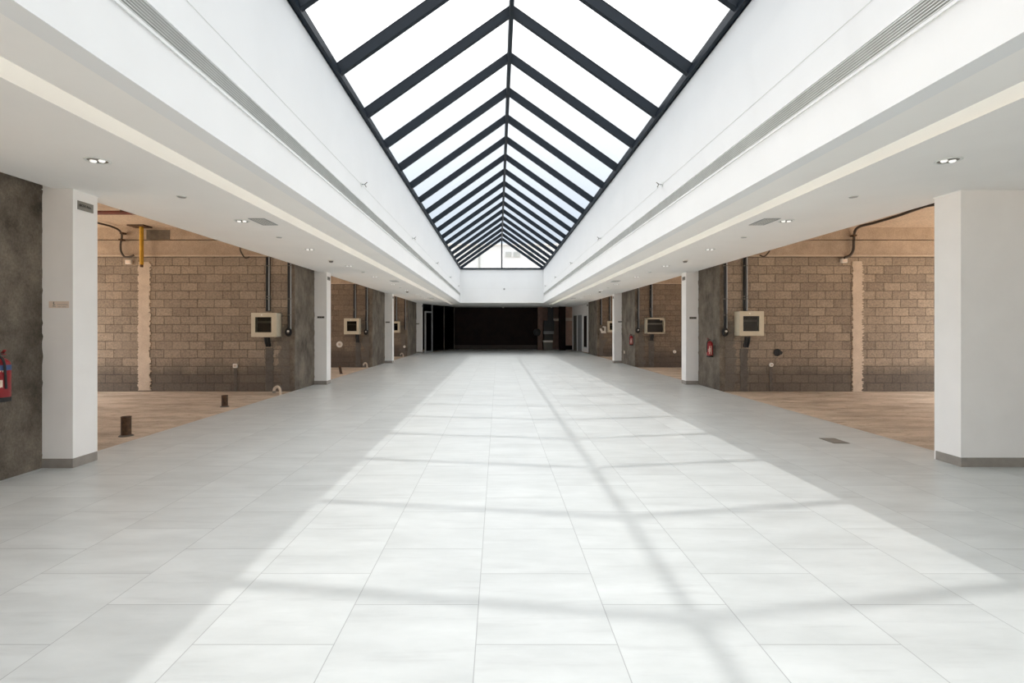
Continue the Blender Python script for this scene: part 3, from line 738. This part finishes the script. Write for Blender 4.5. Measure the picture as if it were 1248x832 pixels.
# recessed black box on the right wall
p = P(948, 429.3, 11.7)
t = thing('black_wall_box', 'black ragged junction hole in the first right block wall', 'junction box', (p.x, 11.7, p.z))
MB().lathe([(0.085, 0.0), (0.095, 0.012), (0.075, 0.02), (0.06, 0.004), (0.0, 0.003)], (p.x - 0.02, 11.7, p.z), (0, -1, 0), 9).build('cup', M['black'], t)
MB().prism([(p.x + 0.03, 11.68, p.z + 0.06), (p.x + 0.11, 11.68, p.z + 0.01), (p.x + 0.09, 11.68, p.z - 0.045), (p.x + 0.02, 11.68, p.z - 0.055)], (0, 0.02, 0)).build('flap', M['black'], t)
# torn white sheet on the farthest right wall
p = P(735, 402, 26.2)
tag(MB().prism([(p.x + a_, 26.17, p.z + c_) for a_, c_ in ((-0.20, 0.06), (-0.12, -0.10), (-0.10, -0.17), (0.15, -0.17), (0.15, 0.19), (0.0, 0.2), (-0.06, 0.16), (0.06, 0.12), (0.06, -0.03), (-0.02, -0.06), (-0.10, 0.10))], (0, 0.02, 0)).build('torn_sheet', M['white_plastic']), 'torn white sheet hanging on the farthest right block wall', 'sheet')

# ------------------------------------------------------------------ left unit: yellow pipe, red pipe, cables, floor stubs
p = P(172.5, 276, 11.45); q = P(172.5, 325, 11.45)
t = thing('yellow_pipe', 'yellow painted vertical pipe hanging from the slab in the left unit', 'pipe', (p.x, 11.45, q.z))
MB().cyl((p.x, 11.45, q.z + 0.05), (p.x, 11.45, ZSLAB - 0.02), 0.043, n=18).build('tube', M['yellow'], t, True)
MB().lathe([(0.0, 0.0), (0.03, 0.0), (0.036, 0.03), (0.034, 0.06), (0.0, 0.06)], (p.x, 11.45, q.z - 0.01), n=16).build('end_plug', M['rust'], t, True)
MB().box((p.x - 0.24, 11.30, ZSLAB - 0.03), (p.x + 0.15, 11.60, ZSLAB)).build('mounting_plate', M['rust'], t)
z_ = 3.80
t = thing('red_pipe', 'rust red pipe under the slab of the left unit', 'pipe', (-9, 9.6, z_))
MB().cyl((-11.2, 9.62, z_), (-5.3, 9.62, z_), 0.04, n=14).build('tube', M['red_pipe'], t, True)
for x in (-8.6, -7.7, -6.2):
    MB().box((x - 0.015, 9.58, z_), (x + 0.015, 9.66, ZSLAB)).build('hanger', M['rust'], t)
Yc = 11.55
t = thing('ceiling_cable', 'dark cable bending down the beam of the left unit to a white box', 'cable', (P(155, 310, Yc).x, Yc, 3.2))
pts = [*[P(a_, b_, 2.375 * F / (400 - b_)) for a_, b_ in ((60, 260), (100, 267), (121, 272), (136, 276))], P(145, 280.5, 11.5), P(148.5, 287, Yc), P(147, 297, Yc), P(147.5, 306, Yc), P(151, 312, Yc), P(156, 313, Yc), P(163, 311, Yc)]
MB().tube(pts, 0.022).build('tube', M['cable'], t, True)
for px, py in ((148.7, 284), (147.2, 292)):
    p = P(px, py, Yc); MB().box((p.x - 0.035, Yc - 0.03, p.z - 0.02), (p.x + 0.035, Yc + 0.10, p.z + 0.02)).build('clip', M['rust'], t)
p = P(158.5, 319.5, 11.7)
def jbox(p, yw, label):
    t = thing('junction_box', label, 'junction box', (p.x, yw, p.z), 'white junction boxes')
    MB().box((p.x - 0.07, yw - 0.07, p.z - 0.05), (p.x + 0.07, yw, p.z + 0.05), 0.008).build('case', M['white_plastic'], t)
    MB().box((p.x - 0.055, yw - 0.076, p.z - 0.036), (p.x + 0.055, yw - 0.068, p.z + 0.036), 0.003).build('lid', M['paper'], t)
jbox(p, 11.7, 'white junction box below the beam on the first left block wall')
jbox(P(1027, 318, 11.7), 11.7, 'white junction box below the beam on the first right block wall')
Yc = 11.58
t = thing('ceiling_cable', 'thick dark cable under the slab of the right unit bending down its beam', 'cable', (P(1040, 300, Yc).x, Yc, 3.2))
pts = [*[P(a_, b_, 2.375 * F / (400 - b_)) for a_, b_ in ((1200, 231), (1160, 243), (1141, 248.5), (1125, 252), (1095, 262.5), (1065, 271.5), (1047, 276.3))], P(1041.5, 283, Yc), P(1040.5, 294, Yc), P(1040, 304, Yc), P(1036, 311, Yc), P(1029, 314, Yc)]
MB().tube(pts, 0.030).build('tube', M['cable'], t, True)
p = P(1041, 287, Yc); MB().box((p.x - 0.04, Yc - 0.04, p.z - 0.02), (p.x + 0.04, Yc + 0.08, p.z + 0.02)).build('clip', M['rust'], t)
for sd, px0, px1, py, lab in ((-1, 293, 304, 311, 'short cable hooked at the end of the left unit beam'), (1, 938, 926, 309, 'short cable hooked at the end of the right unit beam')):
    a = [P(px0, 296, 11.58), P(px0, 305, 11.58), P((px0 + px1) / 2, py + 3, 11.58), P(px1, py + 2, 11.58)]
    tag(MB().tube(a, 0.016).build('hanging_cable', M['cable'], None, True), lab, 'cable', 'hooked cables')

def floor_stub(px, pyt, pyb, r, label, lean=0.0):
    Y = (CZ - RAW) * F / (pyb - VY)
    b = P(px, pyb, Y); b.z = RAW
    H = (pyb - pyt) * Y / F
    t = thing('pipe_stub', label, 'pipe stub', b, 'pipe stubs in the raw floors')
    top = b + Vector((lean, 0, H))
    MB().cyl(b, top, r, n=22).build('tube', M['rust'], t, True)
    d = (top - b).normalized()
    MB().lathe([(r * 1.0, -0.002), (r * 1.05, 0.0), (r * 1.05, 0.008), (r * 0.82, 0.008), (r * 0.80, -0.0005), (0, 0.001)], top, d, 22).build('rim', M['rust'], t, True)
    MB().lathe([(r * 1.0, 0.0), (r * 1.5, 0.0), (r * 1.3, 0.012), (r * 1.0, 0.02)], b, (0, 0, 1), 22).build('collar', M['cement'], t, True)
floor_stub(153.7, 508, 531, 0.062, 'rusty brown pipe stub standing nearest in the left raw floor')
floor_stub(273.8, 482, 495.5, 0.056, 'rusty brown pipe stub farther back in the first left raw floor')
floor_stub(415.8, 446, 455.5, 0.045, 'leaning brown pipe stub in the second left raw floor', -0.05)
# broken elbow stubs by the wall feet
def elbow(px, py, Y, label):
    p = P(px, py, Y); p.z = RAW
    t = thing('pipe_elbow', label, 'pipe elbow', p, 'bent pipe ends at the wall feet')
    MB().tube([(p.x + 0.06, Y, RAW), (p.x + 0.05, Y, RAW + 0.14), (p.x, Y - 0.02, RAW + 0.20), (p.x - 0.06, Y - 0.03, RAW + 0.16), (p.x - 0.07, Y - 0.03, RAW + 0.10)], 0.03).build('tube', M['plaster'], t, True)
    MB().cyl((p.x - 0.07, Y - 0.03, RAW + 0.06), (p.x - 0.07, Y - 0.03, RAW + 0.11), 0.036, n=14).build('collar', M['steel_box'], t, True)
elbow(338.5, 481, 11.0, 'bent pale pipe end at the foot of the first left block wall')
elbow(445.5, 447, 18.55, 'bent pale pipe end at the foot of the second left block wall')
elbow(490, 435, 25.8, 'bent pale pipe end at the foot of the farthest left block wall')
# floor box in the right half of the tiles
t = thing('floor_box', 'small dark rectangular floor box set in the tiles at right', 'floor box', (P(1016.5, 537, 6.45).x, 6.45, 0))
x = P(1016.5, 537, 6.45).x
MB().box((x - 0.105, 6.30, 0), (x + 0.105, 6.60, 0.004)).build('frame', M['steel_box'], t)
MB().box((x - 0.092, 6.315, 0.0035), (x + 0.092, 6.585, 0.006)).build('lid', M['plate'], t)

# ------------------------------------------------------------------ far end
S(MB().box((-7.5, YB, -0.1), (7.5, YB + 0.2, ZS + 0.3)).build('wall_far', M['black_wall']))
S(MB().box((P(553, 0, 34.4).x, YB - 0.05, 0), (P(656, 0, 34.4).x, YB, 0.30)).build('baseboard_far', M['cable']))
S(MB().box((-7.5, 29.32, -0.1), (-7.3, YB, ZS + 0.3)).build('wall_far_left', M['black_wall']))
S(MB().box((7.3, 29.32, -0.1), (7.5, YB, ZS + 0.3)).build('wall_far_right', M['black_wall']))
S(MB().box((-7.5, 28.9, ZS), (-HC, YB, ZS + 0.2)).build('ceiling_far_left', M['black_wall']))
S(MB().box((HC, 28.7, ZS), (7.5, YB, ZS + 0.2)).build('ceiling_far_right', M['soffit']))
# oblique dark glass screen with a framed door at left
A, B = Vector((CX - 4.66, 29.36, 0)), Vector((CX - 3.06, 33.6, 0))
AB = B - A
def on_line(px, A, AB):
    k = (px - VX) / F
    t_ = (CX + k * A.y - A.x) / (AB.x - k * AB.y)
    return A + AB * t_
nrm = Vector((AB.y, -AB.x, 0)).normalized()
def post(mb, p, z0, z1, w, m=0.05):
    d = AB.normalized()
    mb.bar(p + Vector((0, 0, z0)), p + Vector((0, 0, z1)), w, m, up=d)
d1 = S(bpy.data.objects.new('door_1', None)); d1.location = on_line(522, A, AB); col.objects.link(d1); bpy.context.view_layer.update()
fr = MB(); pl_, pr_ = on_line(518.4, A, AB), on_line(526.3, A, AB)
post(fr, pl_, 0, 2.55, 0.06, 0.10); post(fr, pr_, 0, ZS, 0.06, 0.12)
fr.bar(pl_ + Vector((0, 0, 2.52)), pr_ + Vector((0, 0, 2.52)), 0.06, 0.10).bar(pl_ + Vector((0, 0, 0.05)), pr_ + Vector((0, 0, 0.05)), 0.05, 0.10)
fr.build('door_frame', M['alu'], d1)
MB().bar(pl_ + Vector((0, 0, 1.28)), pr_ + Vector((0, 0, 1.28)), 0.012, 2.44).build('door_pane', M['dark_glass'], d1)
w1 = S(bpy.data.objects.new('window_1', None)); w1.location = on_line(541, A, AB); col.objects.link(w1); bpy.context.view_layer.update()
fr = MB()
for px in (541, 553.3): post(fr, on_line(px, A, AB), 0, ZS, 0.05, 0.08)
fr.bar(pr_ + Vector((0, 0, 0.03)), B + Vector((0, 0, 0.03)), 0.05, 0.06)
fr.build('window_frame', M['steel_box'], w1)
MB().bar(pr_ + Vector((0, 0, 1.5)), B + Vector((0, 0, 1.5)), 0.012, 2.98).build('window_pane', M['dark_glass'], w1)
MB().bar(A + Vector((0, 0, 2.79)), pr_ + Vector((0, 0, 2.79)), 0.012, 0.42).build('transom_pane', M['dark_glass'], w1)
# right side: white wall running on beyond the last unit, with two grey doors and a slot window
A2, B2 = Vector((CX + 5.735, 28.6, 0)), Vector((CX + 5.15, 33.6, 0)); AB2 = B2 - A2
n2 = Vector((-AB2.y, AB2.x, 0)).normalized()
if n2.x > 0: n2 = -n2
wf = S(MB().bar(A2 - n2 * 0.1 + Vector((0, 0, 1.5)), B2 - n2 * 0.1 + Vector((0, 0, 1.5)), 0.2, 3.0).build('wall_far_white', M['pillar']))
def panel(px0, px1, z0, z1, th, m, nm, parent):
    p, q = on_line(px0, A2, AB2), on_line(px1, A2, AB2)
    return MB().bar(p + n2 * (th / 2) + Vector((0, 0, (z0 + z1) / 2)), q + n2 * (th / 2) + Vector((0, 0, (z0 + z1) / 2)), th, z1 - z0).build(nm, m, parent)
for k, (a, b, zt, mm) in enumerate(((705, 709.6, 2.36, 'grey_door'), (699.8, 703.4, 2.36, 'steel_box'))):
    d = S(bpy.data.objects.new('door_%d' % (k + 2), None)); d.location = on_line((a + b) / 2, A2, AB2); col.objects.link(d); bpy.context.view_layer.update()
    panel(a - 0.5, b + 0.5, 0.0, zt + 0.06, 0.03, M['gypsum'], 'door_frame', d)
    panel(a, b, 0.0, zt, 0.05, M[mm], 'door_leaf', d)
    p = on_line(a + 0.7, A2, AB2); MB().cyl(p + n2 * 0.05 + Vector((0, 0, 1.0)), p + n2 * 0.11 + Vector((0, 0, 1.0)), 0.025, n=12).build('door_handle', M['alu'], d, True)
w2 = S(bpy.data.objects.new('window_2', None)); w2.location = on_line(714, A2, AB2); col.objects.link(w2); bpy.context.view_layer.update()
panel(711.8, 716.2, 0.27, 2.34, 0.03, M['white_metal'], 'window_frame', w2)
panel(712.3, 715.6, 0.33, 2.28, 0.04, M['black_wall'], 'window_pane', w2)
p = on_line(716.3, A2, AB2)
tag(MB().bar(p + n2 * 0.02 + Vector((0, -0.12, 2.93)), p + n2 * 0.02 + Vector((0, 0.12, 2.93)), 0.03, 0.11).build('wall_sign', M['plate']), 'small grey plate high on the white wall beyond the last right unit', 'sign', 'unit plates on the pillars')
# far right corner pieces
def block(px0, px1, z0, z1, y, th, m, nm, lab):
    return S(MB().box((P(px0, 0, y).x, y, z0), (P(px1, 0, y).x, y + th, z1)).build(nm, m), lab)
block(655.5, 661, 0, ZS, 33.9, 0.5, M['brown'], 'pillar_far_brown', 'brown pilaster at the far end')
block(661, 682, 0, ZS, 34.3, 0.15, M['brown'], 'wall_far_brown', 'brown wall at the far end')
block(682, 689.3, 0, ZS, 33.3, 0.5, M['black_wall'], 'pillar_far_black', 'black column at the far end')
block(689.3, 699.5, 0.3, ZS, 33.9, 0.2, M['pinkbrown'], 'wall_far_pink', 'pinkish brown wall at the far end')
block(689.3, 699.5, 2.02, 2.24, 33.86, 0.05, M['cream_stone'], 'trim_4', None)
block(674, 682, 2.02, 2.2, 34.26, 0.05, M['cream_stone'], 'trim_5', None)
t = thing('kiosk', 'dark screened kiosk with a white shelf against the far brown wall', 'kiosk', (P(668, 0, 34).x, 34.0, 0))
yk = 33.9
MB().box((P(663, 0, yk).x, yk, 1.30), (P(675.5, 0, yk).x, yk + 0.35, 2.05)).build('screen', M['black'], t)
MB().box((P(668, 0, yk).x, yk, 2.05), (P(674.5, 0, yk).x, yk + 0.3, 2.95)).build('header', M['black'], t)
MB().box((P(662.5, 0, yk).x, yk - 0.05, 1.10), (P(675, 0, yk).x, yk + 0.35, 1.30)).build('ledge', M['grey_door'], t)
MB().box((P(663, 0, yk).x, yk - 0.02, 0.62), (P(674, 0, yk).x, yk + 0.35, 1.10)).build('cabinet', M['dark_in'], t)
MB().box((P(662, 0, yk).x, yk - 0.08, 0.53), (P(673.5, 0, yk).x, yk + 0.35, 0.66)).build('shelf', M['white_plastic'], t)
MB().box((P(662.5, 0, yk).x, yk, 0.0), (P(673.5, 0, yk).x, yk + 0.35, 0.53)).build('base', M['steel_box'], t)
p = P(655, 405, 33.6)
tag(MB().lathe([(0.0, 0.0), (0.26, 0.0), (0.26, 0.10), (0.20, 0.14), (0.07, 0.14), (0.06, 0.18), (0.0, 0.18)], (p.x, 33.9, p.z), (0, -1, 0)).build('mounted_reel', M['black'], None, True), 'round black reel on the brown pilaster at the far end', 'reel')
for px, py, lab in ((613, 373, 'small white light under the far ceiling at the middle'), (672, 372.2, 'small white light under the far ceiling at right')):
    p = P(px, py, 33.0)
    t = thing('ceiling_lamp', lab, 'lamp', (p.x, 33.0, ZS), 'far ceiling lamps')
    MB().box((p.x - 0.14, 32.95, ZS - 0.03), (p.x + 0.14, 33.05, ZS)).build('base', M['white_metal'], t)
    MB().lathe([(0.0, -0.11), (0.05, -0.10), (0.07, -0.06), (0.06, -0.03)], (p.x, 33.0, ZS), n=16).build('lamp_shade', M['white_plastic'], t, True)

# ------------------------------------------------------------------ light
W = bpy.data.worlds.new('sky'); scn.world = W; W.use_nodes = True
nt = W.node_tree; N, L = nt.nodes, nt.links
bg = N['Background']
tc = N.new('ShaderNodeTexCoord'); sp = N.new('ShaderNodeSeparateXYZ'); L.new(tc.outputs['Generated'], sp.inputs[0])
c = ramp(N, L, sp.outputs['Z'], [(0.02, (0.24, 0.27, 0.30)), (0.62, (1.0, 1.0, 1.0)), (0.20, (0.255, 0.285, 0.32)), (0.42, (0.40, 0.415, 0.43))])
L.new(c, bg.inputs['Color']); bg.inputs['Strength'].default_value = 5.2
sun_d = bpy.data.lights.new('sun', 'SUN'); sun_d.energy = 2.2; sun_d.angle = math.radians(0.9); sun_d.color = (1.0, 0.97, 0.93)
sun = bpy.data.objects.new('sun', sun_d); col.objects.link(sun)
sun.location = (0, 10, 30)
sun.rotation_euler = Vector((0.118, -0.215, -1)).to_track_quat('-Z', 'Y').to_euler()

# ------------------------------------------------------------------ view
vs = scn.view_settings
vs.view_transform = 'Standard'; vs.look = 'None'; vs.gamma = 1.0; vs.use_curve_mapping = False; vs.exposure = 0.22
cy = scn.cycles
cy.max_bounces = 12; cy.diffuse_bounces = 8; cy.transparent_max_bounces = 16
cy.caustics_reflective = False; cy.caustics_refractive = False
cy.sample_clamp_indirect = 6.0
cy.use_denoising = True
